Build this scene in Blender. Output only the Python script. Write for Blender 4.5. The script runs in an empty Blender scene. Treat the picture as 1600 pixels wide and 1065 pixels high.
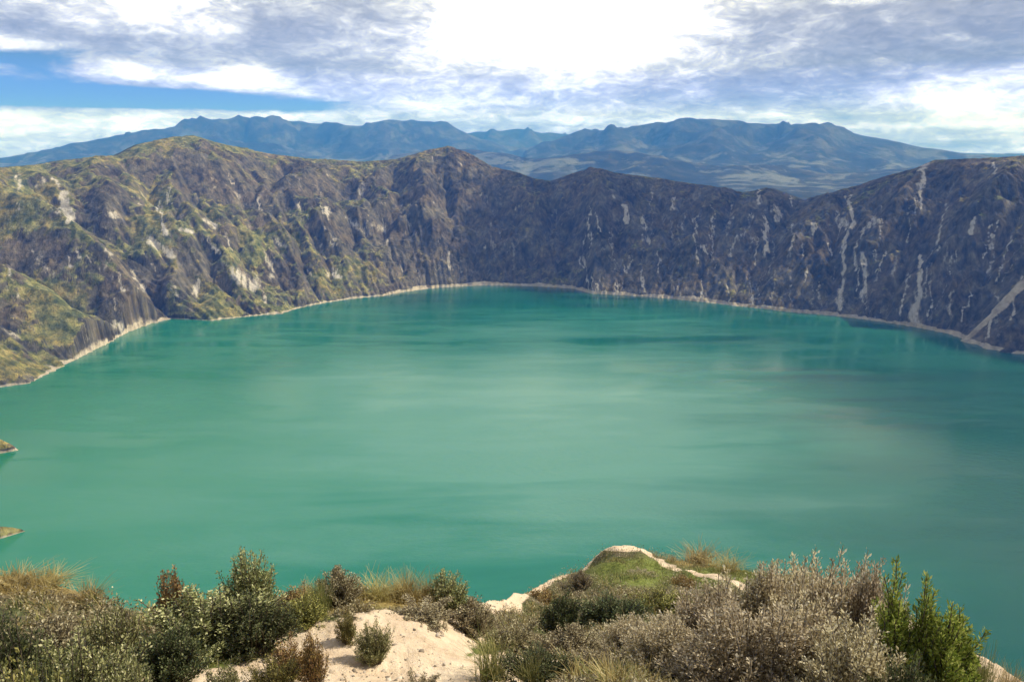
import bpy, bmesh, math, random, time
import numpy as np
from mathutils import Vector, Matrix
T0 = time.time()
C = bpy.context.scene
COL = C.collection
R = math.radians

# ------------------------------------------------------------------ camera
PITCH = R(14.2); F = 1150.0; CAMZ = 380.0          # focal length in pixels of a 1600 px wide frame
cam_d = bpy.data.cameras.new("camera"); cam = bpy.data.objects.new("camera", cam_d); COL.objects.link(cam)
cam.location = (0, 0, CAMZ); cam.rotation_euler = (math.pi/2 - PITCH, 0, 0)
cam_d.sensor_width = 36; cam_d.lens = 36*F/1600; cam_d.clip_start = 0.05; cam_d.clip_end = 120000
C.camera = cam
C.view_settings.view_transform = 'Standard'; C.view_settings.look = 'None'
C.view_settings.exposure = 0.15; C.view_settings.gamma = 1
C.cycles.max_bounces = 6; C.cycles.volume_bounces = 0; C.cycles.transparent_max_bounces = 8
C.cycles.use_denoising = True

def ray(u, v):
    """direction through pixel (u, v) of the photograph, in world space"""
    x = (u-800)/F; y = (532.5-v)/F
    cp, sp = math.cos(PITCH), math.sin(PITCH)
    return np.array((x, cp+y*sp, -sp+y*cp))
def at_dist(u, v, d):                                # d = horizontal distance from the viewpoint
    r = ray(u, v); k = d/math.hypot(r[0], r[1]); return np.array((0, 0, CAMZ)) + r*k
def at_z(u, v, z=0.0):
    r = ray(u, v); k = (z-CAMZ)/r[2]; return np.array((0, 0, CAMZ)) + r*k

# ------------------------------------------------------------------ sun
SUN_EL, SUN_AZ = R(43), R(74)                        # azimuth clockwise from +Y
sv = Vector((math.sin(SUN_AZ)*math.cos(SUN_EL), math.cos(SUN_AZ)*math.cos(SUN_EL), math.sin(SUN_EL)))
sd = bpy.data.lights.new("sun", 'SUN'); so = bpy.data.objects.new("sun", sd); COL.objects.link(so)
sd.energy = 5.0; sd.angle = R(0.6); sd.color = (1.0, 0.94, 0.86)
so.rotation_euler = sv.to_track_quat('Z', 'Y').to_euler(); so.location = (0, 0, 900)

# ------------------------------------------------------------------ node helper
class NT:
    def __init__(s, tree): s.t = tree; s.n = tree.nodes; s.l = tree.links
    def node(s, typ, **kw):
        n = s.n.new(typ)
        for k, v in kw.items(): setattr(n, k, v)
        return n
    def set(s, sock, v):
        if isinstance(v, bpy.types.NodeSocket): s.l.new(v, sock)
        elif v is not None: sock.default_value = v
    def math(s, op, a, b=None, c=None, clamp=False):
        n = s.node('ShaderNodeMath', operation=op, use_clamp=clamp)
        for i, q in enumerate((a, b, c)):
            if q is not None: s.set(n.inputs[i], q)
        return n.outputs[0]
    def vmath(s, op, a, b=None):
        n = s.node('ShaderNodeVectorMath', operation=op)
        s.set(n.inputs[0], a)
        if b is not None: s.set(n.inputs['Scale'] if op == 'SCALE' else n.inputs[1], b)
        return n.outputs[0]
    def mix(s, f, a, b, mode='MIX'):
        n = s.node('ShaderNodeMix', data_type='RGBA', blend_type=mode)
        s.set(n.inputs[0], f); s.set(n.inputs[6], col(a)); s.set(n.inputs[7], col(b)); return n.outputs[2]
    def ramp(s, f, stops, interp='LINEAR'):
        n = s.node('ShaderNodeValToRGB'); cr = n.color_ramp; cr.interpolation = interp
        while len(cr.elements) < len(stops): cr.elements.new(0.5)
        for e, (p, c) in zip(cr.elements, stops):
            e.position = p; e.color = col(c) if not isinstance(c, (int, float)) else (c, c, c, 1)
        s.set(n.inputs[0], f); return n.outputs[0]
    def noise(s, vec, scale, detail=6, rough=0.55, dist=0.0, typ=None):
        n = s.node('ShaderNodeTexNoise')
        if typ: n.noise_type = typ
        s.set(n.inputs['Vector'], vec); n.inputs['Scale'].default_value = scale
        n.inputs['Detail'].default_value = detail; n.inputs['Roughness'].default_value = rough
        n.inputs['Distortion'].default_value = dist; return n.outputs[0]
    def maprange(s, v, a, b, c=0.0, d=1.0, smooth=True):
        n = s.node('ShaderNodeMapRange'); n.interpolation_type = 'SMOOTHSTEP' if smooth else 'LINEAR'
        for i, q in enumerate((v, a, b, c, d)): s.set(n.inputs[i], q)
        return n.outputs[0]
def col(c):
    if isinstance(c, (tuple, list)) and len(c) == 3: return (*c, 1)
    return c
def new_mat(name, rough=0.9, spec=0.2):
    m = bpy.data.materials.new(name); m.use_nodes = True; t = NT(m.node_tree)
    b = m.node_tree.nodes['Principled BSDF']; b.inputs['Roughness'].default_value = rough
    b.inputs['Specular IOR Level'].default_value = spec
    return m, t, b

# ------------------------------------------------------------------ sky with clouds
w = bpy.data.worlds.new("World"); C.world = w; w.use_nodes = True
t = NT(w.node_tree); w.node_tree.nodes.clear()
out = t.node('ShaderNodeOutputWorld'); bg = t.node('ShaderNodeBackground'); t.l.new(bg.outputs[0], out.inputs[0])
sky = t.node('ShaderNodeTexSky', sky_type='NISHITA', sun_disc=False)
sky.sun_elevation = SUN_EL; sky.sun_rotation = SUN_AZ; sky.altitude = 3800; sky.air_density = 1.0; sky.dust_density = 0.3; sky.ozone_density = 1.5
tc = t.node('ShaderNodeTexCoord'); sep = t.node('ShaderNodeSeparateXYZ'); t.l.new(tc.outputs['Generated'], sep.inputs[0])
dx, dy, dz = sep.outputs
az = t.math('ARCTAN2', dx, dy); el = t.math('ARCSINE', dz)
zz = t.math('ADD', t.math('MAXIMUM', dz, 0.0), 0.085)
comb = t.node('ShaderNodeCombineXYZ'); t.set(comb.inputs[0], t.math('DIVIDE', dx, zz)); t.set(comb.inputs[1], t.math('DIVIDE', dy, zz))
comb.inputs[2].default_value = 3.7
pl = comb.outputs[0]
comb2 = t.node('ShaderNodeCombineXYZ'); t.set(comb2.inputs[0], t.math('MULTIPLY', az, 1.0)); t.set(comb2.inputs[1], t.math('MULTIPLY', el, 2.6)); 
pa = comb2.outputs[0]
warp = t.noise(pa, 9, 4, 0.6)
def blob(u, v, su, sv_):
    r = ray(u, v); a0 = math.atan2(r[0], r[1]); e0 = math.atan2(r[2], math.hypot(r[0], r[1]))
    a = t.math('DIVIDE', t.math('SUBTRACT', az, a0), su/F); e = t.math('DIVIDE', t.math('SUBTRACT', el, e0), sv_/F)
    d2 = t.math('ADD', t.math('MULTIPLY', a, a), t.math('MULTIPLY', e, e))
    return t.math('EXPONENT', t.math('MULTIPLY', d2, -1.0))
def total(lst):
    acc = None
    for (u, v, su, s2, amp) in lst:
        x = t.math('MULTIPLY', blob(u, v, su, s2), amp)
        acc = x if acc is None else t.math('ADD', acc, x)
    return acc
SKY_COVER = [(1200, 80, 600, 130, .8), (60, 148, 300, 20, -1.0), (350, 157, 200, 13, -.7), (60, 92, 120, 20, -.8), (230, 85, 60, 8, -.35), (480, 180, 130, 10, -.35),
             (120, 200, 230, 18, .6), (330, 120, 120, 16, .35), (190, 105, 42, 14, 1.0), (320, 122, 60, 10, .8), (395, 118, 30, 14, .8), (20, 65, 40, 10, .5), (250, 178, 300, 6, .4), (400, 60, 60, 40, -.18), (730, 215, 260, 8, -.3)]
SKY_BRIGHT = [(880, 22, 180, 60, .95), (1490, 140, 120, 30, .28), (1560, 170, 90, 22, .25), (30, 190, 240, 20, .35), (390, 118, 40, 16, .55), (190, 106, 40, 13, .6), (320, 124, 60, 9, .5), (20, 65, 40, 9, .3),
              (900, 185, 90, 8, .25), (700, 160, 150, 20, .15), (1360, 195, 300, 7, .12),
              (1240, 118, 150, 42, -.38), (1170, 40, 60, 40, -.12), (1560, 30, 170, 60, -.42), (1350, 20, 150, 18, -.25), (1060, 150, 170, 12, -.28), (860, 150, 100, 10, -.2), (800, 125, 60, 10, -.2),
              (420, 70, 60, 30, -.3), (250, 70, 90, 14, -.35), (90, 45, 80, 12, -.3), (500, 110, 60, 20, -.2), (560, 60, 40, 30, -.15), (620, 150, 120, 12, -.15), (100, 90, 90, 14, -.25), (60, 145, 260, 16, -.5), (300, 155, 200, 10, -.35)]
n1 = t.noise(pl, 0.55, 8, 0.62, 0.4); n2 = t.noise(pa, 13, 8, 0.66, 0.8); n3 = t.noise(pa, 30, 5, 0.6, 0.6)
nn = t.math('ADD', t.math('MULTIPLY', n1, 0.35), t.math('ADD', t.math('MULTIPLY', n2, 0.45), t.math('MULTIPLY', n3, 0.2)))
nn = t.math('MULTIPLY', t.math('SUBTRACT', nn, 0.5), 2.4)
cov = t.math('ADD', t.math('ADD', nn, 0.60), total(SKY_COVER))
cov = t.maprange(cov, -0.05, 0.45)
m1 = t.noise(t.vmath('ADD', pa, (4.2, 1.3, 0)), 5.5, 9, 0.62, 0.8); m2 = t.noise(t.vmath('ADD', pl, (9, 2, 0)), 0.9, 6, 0.6, 0.5)
m3 = t.noise(pa, 26, 8, 0.72, 1.4)
def billow(vec, scale, det):
    return t.math('SUBTRACT', 0.16, t.math('ABSOLUTE', t.math('SUBTRACT', t.noise(vec, scale, det, 0.6, 0.5), 0.5)))
bl_ = t.math('ADD', t.math('MULTIPLY', billow(pa, 9, 5), -1.3), t.math('MULTIPLY', billow(t.vmath('ADD', pa, (3, 5, 0)), 20, 4), -0.6))
bl_ = t.math('ADD', bl_, .25)
mb = t.math('ADD', bl_, t.math('MULTIPLY', t.math('SUBTRACT', t.math('ADD', t.math('MULTIPLY', m3, 0.32), t.math('ADD', t.math('MULTIPLY', m1, 0.45), t.math('MULTIPLY', m2, 0.25))), 0.5), 2.9))
br = t.math('ADD', t.math('ADD', mb, 0.47), total(SKY_BRIGHT))
ccol = t.ramp(br, [(0.0, (.30, .325, .365)), (0.28, (.44, .47, .52)), (0.5, (.70, .735, .79)), (0.72, (1.15, 1.17, 1.24)), (1.0, (1.8, 1.8, 1.8))])
ccol = t.vmath('SCALE', ccol, t.maprange(el, R(14), R(35), 1.0, 0.5))
skyc = t.mix(1.0, t.vmath('SCALE', sky.outputs[0], 0.075), (0.66, 0.84, 1.0), 'MULTIPLY')
final = t.mix(1.0, t.mix(cov, skyc, ccol), t.ramp(t.maprange(el, R(0), R(20), 0.0, 1.0, False), [(0.0, (.62, .90, 7.5)), (0.12, (.65, .90, 5.2)), (0.3, (.82, .92, 1.7)), (0.6, (.97, .98, 1.0)), (1.0, (1.0, .99, .95))]), 'MULTIPLY')
t.l.new(final, bg.inputs[0]); bg.inputs[1].default_value = 1.0

# ------------------------------------------------------------------ numpy noise
rng = np.random.default_rng(7)
def _hash(ix, iy, seed):
    h = (ix.astype(np.int64)*374761393 + iy.astype(np.int64)*668265263 + seed*1274126177) & 0xffffffff
    h = ((h ^ (h >> 13))*1274126177) & 0xffffffff
    return ((h ^ (h >> 16)) & 0xffff)/65535.0*2*np.pi
def perlin(x, y, seed=0):
    ix = np.floor(x); iy = np.floor(y); fx = x-ix; fy = y-iy
    u = fx*fx*fx*(fx*(fx*6-15)+10); v = fy*fy*fy*(fy*(fy*6-15)+10)
    def g(a, b):
        h = _hash(ix+a, iy+b, seed); return np.cos(h)*(fx-a)+np.sin(h)*(fy-b)
    n00, n10, n01, n11 = g(0, 0), g(1, 0), g(0, 1), g(1, 1)
    return 1.5*((n00*(1-u)+n10*u)*(1-v)+(n01*(1-u)+n11*u)*v)
def fbm(x, y, octs=5, seed=0, gain=0.5, ridged=False):
    s = 0; a = 1; tot = 0
    for o in range(octs):
        n = perlin(x, y, seed+o*17)
        if ridged: n = 1-2*np.abs(n)
        s = s+a*n; tot += a; a *= gain; x = x*2.03+13.7; y = y*2.03-7.3
    return s/tot
def sstep(a, b, x):
    q = np.clip((x-a)/(b-a), 0, 1); return q*q*(3-2*q)

# ------------------------------------------------------------------ objects
def grid_mesh(name, P, material, wrap=False, attrs=None, kind='structure', smooth=True, flip=False):
    """P: rows x cols x 3"""
    nr, nc = P.shape[:2]
    me = bpy.data.meshes.new(name); me.vertices.add(nr*nc)
    me.vertices.foreach_set('co', P.astype(np.float32).ravel())
    idx = np.arange(nr*nc).reshape(nr, nc)
    if wrap: idx = np.concatenate([idx, idx[:, :1]], 1)
    q = np.stack([idx[:-1, :-1], idx[:-1, 1:], idx[1:, 1:], idx[1:, :-1]], -1).reshape(-1, 4)
    if flip: q = q[:, ::-1]
    me.loops.add(q.size); me.loops.foreach_set('vertex_index', q.ravel().astype(np.int32))
    me.polygons.add(len(q)); me.polygons.foreach_set('loop_start', (np.arange(len(q))*4).astype(np.int32))
    me.update(calc_edges=True)
    if smooth: me.polygons.foreach_set('use_smooth', np.ones(len(q), bool))
    if attrs is not None:
        at = me.color_attributes.new('mask', 'FLOAT_COLOR', 'POINT')
        a = np.concatenate([attrs.reshape(-1, 3), np.ones((nr*nc, 1))], 1).astype(np.float32)
        at.data.foreach_set('color', a.ravel())
    me.materials.append(material)
    o = bpy.data.objects.new(name, me); COL.objects.link(o)
    if kind: o['kind'] = kind
    return o

# ------------------------------------------------------------------ crater shape
CX, CY = 50.0, 1180.0
def polar(p): return math.atan2(p[1]-CY, p[0]-CX) % (2*math.pi), math.hypot(p[0]-CX, p[1]-CY)
shore_px = [(0, 605), (45, 599), (90, 577), (130, 556), (170, 536), (200, 519), (235, 506), (270, 498), (330, 501), (400, 493), (440, 490),
            (480, 478), (540, 468), (600, 462), (640, 455), (680, 450), (750, 446), (830, 447), (895, 451), (925, 459), (1000, 463), (1080, 470),
            (1150, 478), (1230, 487), (1310, 494), (1380, 503), (1430, 511), (1480, 521), (1512, 532), (1540, 545), (1600, 553)]
shore_w = [at_z(u, v) for u, v in shore_px]
shore_w += [np.array(p) for p in ((-768, 1010), (-775, 960), (-655, 912), (-735, 850), (-700, 790), (-655, 742), (-508, 694), (-640, 640), (-640, 560), (-520, 480), (-300, 350), (60, 325), (420, 350), (740, 560), (930, 830), (1010, 1090), (1035, 1230))]
sp = sorted(polar(p) for p in shore_w)
rim_px = [(0, 262, 2500), (60, 257, 2520), (100, 250, 2540), (180, 244, 2600), (215, 226, 2650), (270, 214, 2720), (300, 212, 2760), (350, 226, 2800), (420, 240, 2820),
          (500, 250, 2820), (560, 253, 2800), (620, 249, 2760), (660, 237, 2740), (700, 228, 2720), (735, 241, 2690), (770, 261, 2650), (810, 270, 2600),
          (835, 279, 2570), (860, 283, 2570), (900, 269, 2560), (925, 263, 2560), (960, 270, 2560), (1010, 276, 2550), (1060, 284, 2540), (1110, 291, 2520),
          (1160, 301, 2500), (1205, 294, 2480), (1255, 313, 2470), (1300, 301, 2430), (1340, 290, 2400), (1380, 276, 2360), (1430, 263, 2300),
          (1460, 250, 2280), (1500, 249, 2250), (1560, 246, 2220), (1600, 243, 2180)]
rim_w = [at_dist(u, v, d) for u, v, d in rim_px]
rim_w += [np.array(p, float) for p in ((-1760, 1700, 380), (-1650, 1200, 400), (-1300, 700, 420), (-900, 260, 410), (-480, 40, 395), (-150, -30, 379), (50, -40, 378),
          (320, -20, 385), (800, 120, 400), (1350, 480, 410), (1600, 900, 420), (1660, 1300, 400))]
rp = sorted((*polar(p), p[2]) for p in rim_w)
def pinterp(th, xs, ys):
    xs = np.array(xs); ys = np.array(ys)
    xs = np.concatenate([xs-2*np.pi, xs, xs+2*np.pi]); ys = np.concatenate([ys]*3); return np.interp(th, xs, ys)
NT_, NR_ = 2640, 352                                # columns round the lake, rows down the wall
def shore_r(th): return pinterp(th, [a for a, b in sp], [b for a, b in sp])
def rim_rz(th): return pinterp(th, [a for a, b, c in rp], [b for a, b, c in rp]), pinterp(th, [a for a, b, c in rp], [c for a, b, c in rp])
def resample(H, nr, nc):
    r0, c0 = H.shape
    ri = np.linspace(0, r0-1, nr); ci = np.arange(nc)*c0/nc
    ra = np.minimum(ri.astype(int), r0-2); fr = (ri-ra)[:, None]
    Hr = H[ra]*(1-fr)+H[ra+1]*fr
    ca = ci.astype(int); fc = ci-ca
    return Hr[:, ca]*(1-fc)+Hr[:, (ca+1) % c0]*fc
_jit = np.random.default_rng(3).normal(size=(97, NT_))*0.9
def flow(H):
    nr, nc = H.shape; A = np.ones((nr, nc)); j = np.arange(nc)
    for i in range(nr-1):
        n = H[i+1]; n = n+_jit[i % 97, :nc]; c = np.stack([np.roll(n, 1), n-0.02, np.roll(n, -1)])
        tgt = (j+c.argmin(0)-1) % nc
        A[i+1] += np.bincount(tgt, A[i], nc)
    return A
def erode(H, it, k, drow, dcol, talus, keep):
    for _ in range(it):
        A = flow(H)
        sl = np.zeros_like(H); sl[:-1] = np.clip((H[:-1]-H[1:])/drow, 0.05, 2.0)
        dh = k*np.sqrt(A)*sl*keep
        H = H-np.minimum(dh, 3.0)
        for _ in range(3):
            d = np.roll(H, -1, 1)-H; ex = np.sign(d)*np.maximum(np.abs(d)-talus*dcol, 0)*0.25
            H = H+ex-np.roll(ex, 1, 1)
            d = H[1:]-H[:-1]; ex = np.sign(d)*np.maximum(np.abs(d)-1.6*drow, 0)*0.25
            H[:-1] += ex; H[1:] -= ex
    return H
def frame_of(nr, nc):
    th = np.arange(nc)*2*np.pi/nc
    s = np.linspace(1, 0, nr)[:, None]
    rs = shore_r(th)+perlin(th*90, th*0, 5)*6; rr, rz = rim_rz(th)
    rad = rs+(rr-rs)*s
    return th, s, rs, rr, rz, rad, CX+rad*np.cos(th), CY+rad*np.sin(th)
def th_of(u, v): return polar(at_z(u, v))[0]
TH_L = th_of(640, 455)                               # left of this bearing the wall is lower-angled and grassy
nr, nc = NR_//4, NT_//4
leftness_ = lambda th: sstep(TH_L-0.15, TH_L+0.25, th)*(1-sstep(3.9, 4.3, th))
th, s, rs, rr, rz, rad, X, Y = frame_of(nr, nc)
leftness = sstep(TH_L-0.15, TH_L+0.25, th)*(1-sstep(3.9, 4.3, th))
prof = s**(1.0+0.35*leftness)
H = rz*prof
env = np.sin(np.pi*np.clip(s, 0, 1))**0.8
wx = X+60*perlin(X/300, Y/300, 3); wy = Y+60*perlin(X/300, Y/300, 4)
H += env*(fbm(wx/330, wy/330, 4, 11, ridged=True)*(42+80*leftness))
def spur(H, th, s, thc, width, amp, bend=0.0, peak=0.5):
    d = (th[None, :]-(thc+bend*s)+np.pi) % (2*np.pi)-np.pi
    return H+amp*np.maximum(1-np.abs(d)/width, 0)**1.2*np.clip(np.sin(np.pi*np.clip(s, 0, 1)**peak), 0, 1)
for (u, v, wd, amp, bend, pk) in ((560, 467, .05, 30, -.05, .8), (690, 449, .06, 50, 0, .9), (925, 459, .06, 55, .02, .9), (1060, 468, .04, 25, 0, .9),
                                  (1190, 482, .05, 40, .0, .9), (1300, 494, .03, 25, .0, .9), (1420, 509, .07, 60, -.02, .9)):
    H = spur(H, th, s, th_of(u, v), wd, amp, bend, pk)
def polydist(X, Y, pts):
    bd = np.full(X.shape, 1e9); bz = np.zeros(X.shape)
    for p, q in zip(pts[:-1], pts[1:]):
        ab = (q-p)[:2]; tt = np.clip(((X-p[0])*ab[0]+(Y-p[1])*ab[1])/(ab@ab), 0, 1)
        dd = np.hypot(X-p[0]-tt*ab[0], Y-p[1]-tt*ab[1]); m = dd < bd; bd = np.where(m, dd, bd); bz = np.where(m, p[2]+(q[2]-p[2])*tt, bz)
    return bd, bz
# main buttresses of the left-hand wall: (column, row, distance) down the crest of each
for pts, sl_ in (([(196, 520, 0), (120, 484, 1680), (60, 452, 1740), (0, 420, 1810), (-90, 372, 1900)], .62),
                 ([(262, 498, 0), (205, 432, 1860), (150, 380, 1960), (95, 335, 2080), (0, 285, 2240), (-80, 262, 2350)], .95),
                 ([(395, 494, 0), (372, 430, 1980), (320, 350, 2180), (262, 290, 2400), (285, 225, 2660)], .85),
                 ([(470, 484, 0), (470, 420, 2080), (440, 340, 2330), (400, 262, 2650)], .8),
                 ([(640, 455, 0), (590, 405, 2220), (530, 340, 2420), (490, 270, 2700)], .75),
                 ([(300, 500, 0), (282, 440, 1960), (262, 400, 2060)], .8),
                 ([(560, 466, 0), (545, 430, 2110), (500, 385, 2230)], .7)):
    W3 = [at_z(u, v) if d == 0 else at_dist(u, v, d) for u, v, d in pts]
    bd, bz = polydist(X+fbm(X/90, Y/90, 3, 15)*22, Y+fbm(X/90, Y/90, 3, 16)*22, W3)
    H = np.maximum(H, bz-bd*sl_+3)
H = erode(H, 22, 0.13, 480/nr, 11, 1.0, env*0.9+0.1)
H = resample(H, NR_//2, NT_//2); nr, nc = H.shape
th, s, rs, rr, rz, rad, X, Y = frame_of(nr, nc); env = np.sin(np.pi*np.clip(s, 0, 1))**0.6
qx = X+45*perlin(X/120, Y/120, 35); qy = Y+45*perlin(X/120, Y/120, 36)
H += env*(fbm(qx/190, qy/190, 4, 37, 0.55, ridged=True)-.2)*(40-22*leftness_(th))
H += (env*.9+.1)*fbm(X/75+perlin(X/90, Y/90, 33)*.6, Y/75, 4, 31, 0.6, ridged=True)*15
H = erode(H, 12, 0.035, 480/nr, 5.5, 1.2, env*0.85+0.15)
H = resample(H, NR_, NT_); nr, nc = H.shape
th, s, rs, rr, rz, rad, X, Y = frame_of(nr, nc); env = np.sin(np.pi*np.clip(s, 0, 1))**0.5
H += (env*.85+.15)*(fbm(X/26, Y/26, 4, 41, 0.6)*7.0)
lf_ = sstep(TH_L-0.15, TH_L+0.25, th)
H += env*(1-.7*lf_)*(fbm(th*1300/26+0*s, s*5+0*th, 3, 43, .6)*5.5+np.minimum(fbm(th*1300/60+0*s, s*3+0*th, 2, 44), 0)*11)
H = erode(H, 3, 0.012, 480/nr, 2.9, 1.5, env*0.85+0.15)
# pin the crest to the skyline and the foot to the water
H += (rz-H[0]+fbm(th*260, th*0, 3, 9)*3.0)*sstep(0.80, 1.0, s)
toe = 0.006+0.07*sstep(.0, .5, fbm(th*14, th*0, 4, 88, 0.6))
H = np.where(s < toe, H*sstep(0, 1, s/toe)+6*s*(1-s/toe), H); H[-1] = -0.3
H = np.maximum(H, 3.0*np.clip(s, 0, 1)*10*0.4-0.3)
# nearer rocky spur on the right
SPUR = [at_z(1508, 532)+np.array((0, 0, 2.)), at_dist(1555, 487, 1800), at_dist(1600, 440, 1850), at_dist(1680, 372, 1900), at_dist(1760, 310, 1950)]
spd = np.full(H.shape, 1e9); sph = np.zeros(H.shape)
for p, q in zip(SPUR[:-1], SPUR[1:]):
    ab = (q-p)[:2]; tt = np.clip(((X-p[0])*ab[0]+(Y-p[1])*ab[1])/(ab@ab), 0, 1)
    dd = np.hypot(X-p[0]-tt*ab[0], Y-p[1]-tt*ab[1]); m = dd < spd; spd = np.where(m, dd, spd); sph = np.where(m, p[2]+(q[2]-p[2])*tt, sph)
side = (X-SPUR[0][0])*(SPUR[2][1]-SPUR[0][1])-(Y-SPUR[0][1])*(SPUR[2][0]-SPUR[0][0])     # > 0 on the near side
wgt = np.clip(1-spd/170, 0, 1)
H = np.where(side < 0, H-32*np.exp(-((spd-45)/40)**2)*sstep(.02, .2, s), H)
H = np.maximum(H, np.where(spd < 170, sph+6-spd*0.72+fbm(X/18, Y/18, 3, 77)*2, -99))
H = np.maximum(H, -0.3)
A = flow(H)
# the wall under the viewpoint is kept below the foreground slope
dcam = np.hypot(X, Y)
near = np.clip(1-dcam/330, 0, 1)
lim = CAMZ-np.maximum(dcam, 1)*math.tan(R(46))-6+fbm(X/30, Y/30, 4, 51)*4
front = sstep(-60, 20, Y)
H = np.where(dcam < 420, np.minimum(H, lim*front+(H-8*np.exp(-(dcam/60)**2))*(1-front)), H)
leftness = sstep(TH_L-0.1, TH_L+0.25, th)*(1-sstep(3.9, 4.3, th))
print('crater', time.time()-T0)
# masks: R grass, G scree/landslide, B beach
gy = np.gradient(H, axis=0)/(480/nr); gx = np.gradient(H, axis=1)/(rad*2*np.pi/nc); slope = np.minimum(np.hypot(gx, gy), 2.0); gull = sstep(2.2, 4.6, np.log(A))
gr = fbm(X/130, Y/130, 4, 61)*0.9+fbm(X/22, Y/22, 3, 62)*0.5
grass = 0.16+0.88*leftness+1.3*gr-0.8*(slope-0.7)-.45*gull
scar = np.zeros_like(H)
cp_, sp__ = math.cos(PITCH), math.sin(PITCH)
dep_ = Y*cp_-(H-CAMZ)*sp__; vis = dep_ > 500; dep_ = np.where(vis, dep_, 1e9)
U_ = 800+F*X/dep_; V_ = 532.5-F*(Y*sp__+(H-CAMZ)*cp_)/dep_
Uw = U_+perlin(X/14, H/20, 91)*4+perlin(X/40, H/60, 92)*7+perlin(X/6, H/14, 94)*3
rag_ = np.clip(1.0+1.1*perlin(U_/5, V_/25, 95)+.5*perlin(X/9, H/9, 96), 0, 1)*vis
vr_, vc_ = np.nonzero(vis & (U_ > -60) & (U_ < 1660)); uu_ = Uw[vr_, vc_]; o1_ = np.argsort(uu_); vr_, vc_, uu_ = vr_[o1_], vc_[o1_], uu_[o1_]; vv_ = V_[vr_, vc_]; rg_ = rag_[vr_, vc_]
def streak(u1, v1, u2, v2, w1, w2, k):
    """a stony landslide run down the wall"""
    m_ = max(w1, w2)*1.3; a0, a1 = np.searchsorted(uu_, (min(u1, u2)-m_, max(u1, u2)+m_)); U1, V1 = uu_[a0:a1], vv_[a0:a1]
    tt = np.clip(((U1-u1)*(u2-u1)+(V1-v1)*(v2-v1))/((u2-u1)**2+(v2-v1)**2), 0, 1)
    dd = np.hypot(U1-u1-tt*(u2-u1), V1-v1-tt*(v2-v1)); w_ = k*np.clip(1.25-dd/(w1+(w2-w1)*tt), 0, 1)*rg_[a0:a1]
    i_, j_ = vr_[a0:a1], vc_[a0:a1]; scar[i_, j_] = np.maximum(scar[i_, j_], w_)
for a in ((1329, 306, 1324, 370, 3, 4, 1.2), (1324, 370, 1313, 440, 4, 3, 1.0), (1314, 440, 1312, 480, 3, 8, .8), (1446, 256, 1438, 290, 5, 7, .9), (1440, 290, 1436, 325, 5, 4, .7), (1184, 292, 1186, 318, 2.5, 2.5, .9), (1196, 335, 1194, 400, 3, 3, .9),
          (1352, 395, 1352, 468, 2.5, 6, .9), (1440, 400, 1430, 502, 3, 8, 1.), (1523, 340, 1521, 365, 3, 3, .9), (1400, 400, 1396, 430, 3, 4, .5), (1270, 350, 1270, 365, 4, 4, .8), (1098, 385, 1102, 396, 4, 3, .8),
          (975, 322, 980, 348, 4, 3, 1.), (1003, 340, 1015, 380, 3, 3, .7), (1553, 255, 1555, 270, 3, 3, .8), (1490, 455, 1486, 490, 4, 6, .5), (1210, 320, 1216, 345, 4, 4, .6), (1160, 360, 1140, 400, 5, 3, .5), (1365, 345, 1345, 360, 9, 5, .55),
          (100, 305, 106, 342, 9, 8, 1.2), (28, 275, 30, 295, 5, 5, .6), (235, 375, 268, 398, 8, 7, 1.1), (247, 322, 262, 365, 3, 4, .8), (285, 358, 300, 362, 5, 4, .9), (362, 425, 392, 445, 10, 12, .9), (308, 438, 306, 460, 5, 6, .9),
          (325, 345, 335, 355, 5, 5, .8), (525, 420, 527, 432, 4, 4, 1.), (513, 325, 515, 335, 4, 4, 1.), (700, 395, 705, 420, 4, 4, .4), (770, 350, 772, 400, 4, 5, .35), (800, 380, 802, 420, 3, 4, .35), (1070, 330, 1060, 380, 4, 4, .35),
          (430, 375, 445, 385, 6, 5, .5), (60, 400, 80, 430, 10, 8, .35), (585, 350, 600, 362, 6, 5, .4), (180, 505, 188, 512, 8, 8, .7), (1238, 372, 1236, 400, 4, 4, .4), (1480, 380, 1476, 420, 4, 4, .3)):
    streak(*a)
rs_ = np.random.default_rng(12)
for _ in range(70):
    u = rs_.uniform(880, 1600); v = rs_.uniform(300, 455)+max(0, u-1400)*.12; ln_ = rs_.uniform(18, 75); le = (u-1150)*-.0006*ln_+rs_.normal()*3
    streak(u, v, u+le, v+ln_, rs_.uniform(.8, 1.6), rs_.uniform(1.2, 2.6), rs_.uniform(.35, .95))
for _ in range(60):
    u = rs_.uniform(0, 640); v = rs_.uniform(270, 470); ln_ = rs_.uniform(5, 26); le = ln_*rs_.uniform(.1, .9)
    streak(u, v, u+le, v+ln_, rs_.uniform(1, 2.5), rs_.uniform(1.2, 4), rs_.uniform(.3, .85))
for (u, v, ru, rv, k) in ((400, 392, 55, 26, .9), (80, 465, 75, 45, .8), (230, 340, 45, 50, .6), (40, 335, 70, 40, .6), (610, 285, 60, 26, .7), (20, 560, 90, 40, .5), (620, 425, 80, 20, .5), (560, 300, 40, 20, .3),
                          (160, 312, 40, 30, -1.1), (60, 395, 70, 30, -.9), (190, 455, 50, 40, -1.), (10, 490, 30, 25, -.9), (420, 290, 90, 30, -.8), (330, 270, 60, 20, -.4), (560, 350, 50, 30, -.6), (440, 430, 30, 16, -.7), (250, 425, 40, 20, -.4), (720, 330, 90, 60, -.8), (270, 250, 60, 20, -.3)):
    grass = grass+k*np.exp(-((U_-u)/ru)**2-((V_-v)/rv)**2)*vis*(1+1.3*fbm(X/70, Y/70, 3, 93))
grass = np.clip(grass, 0, 1)
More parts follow.
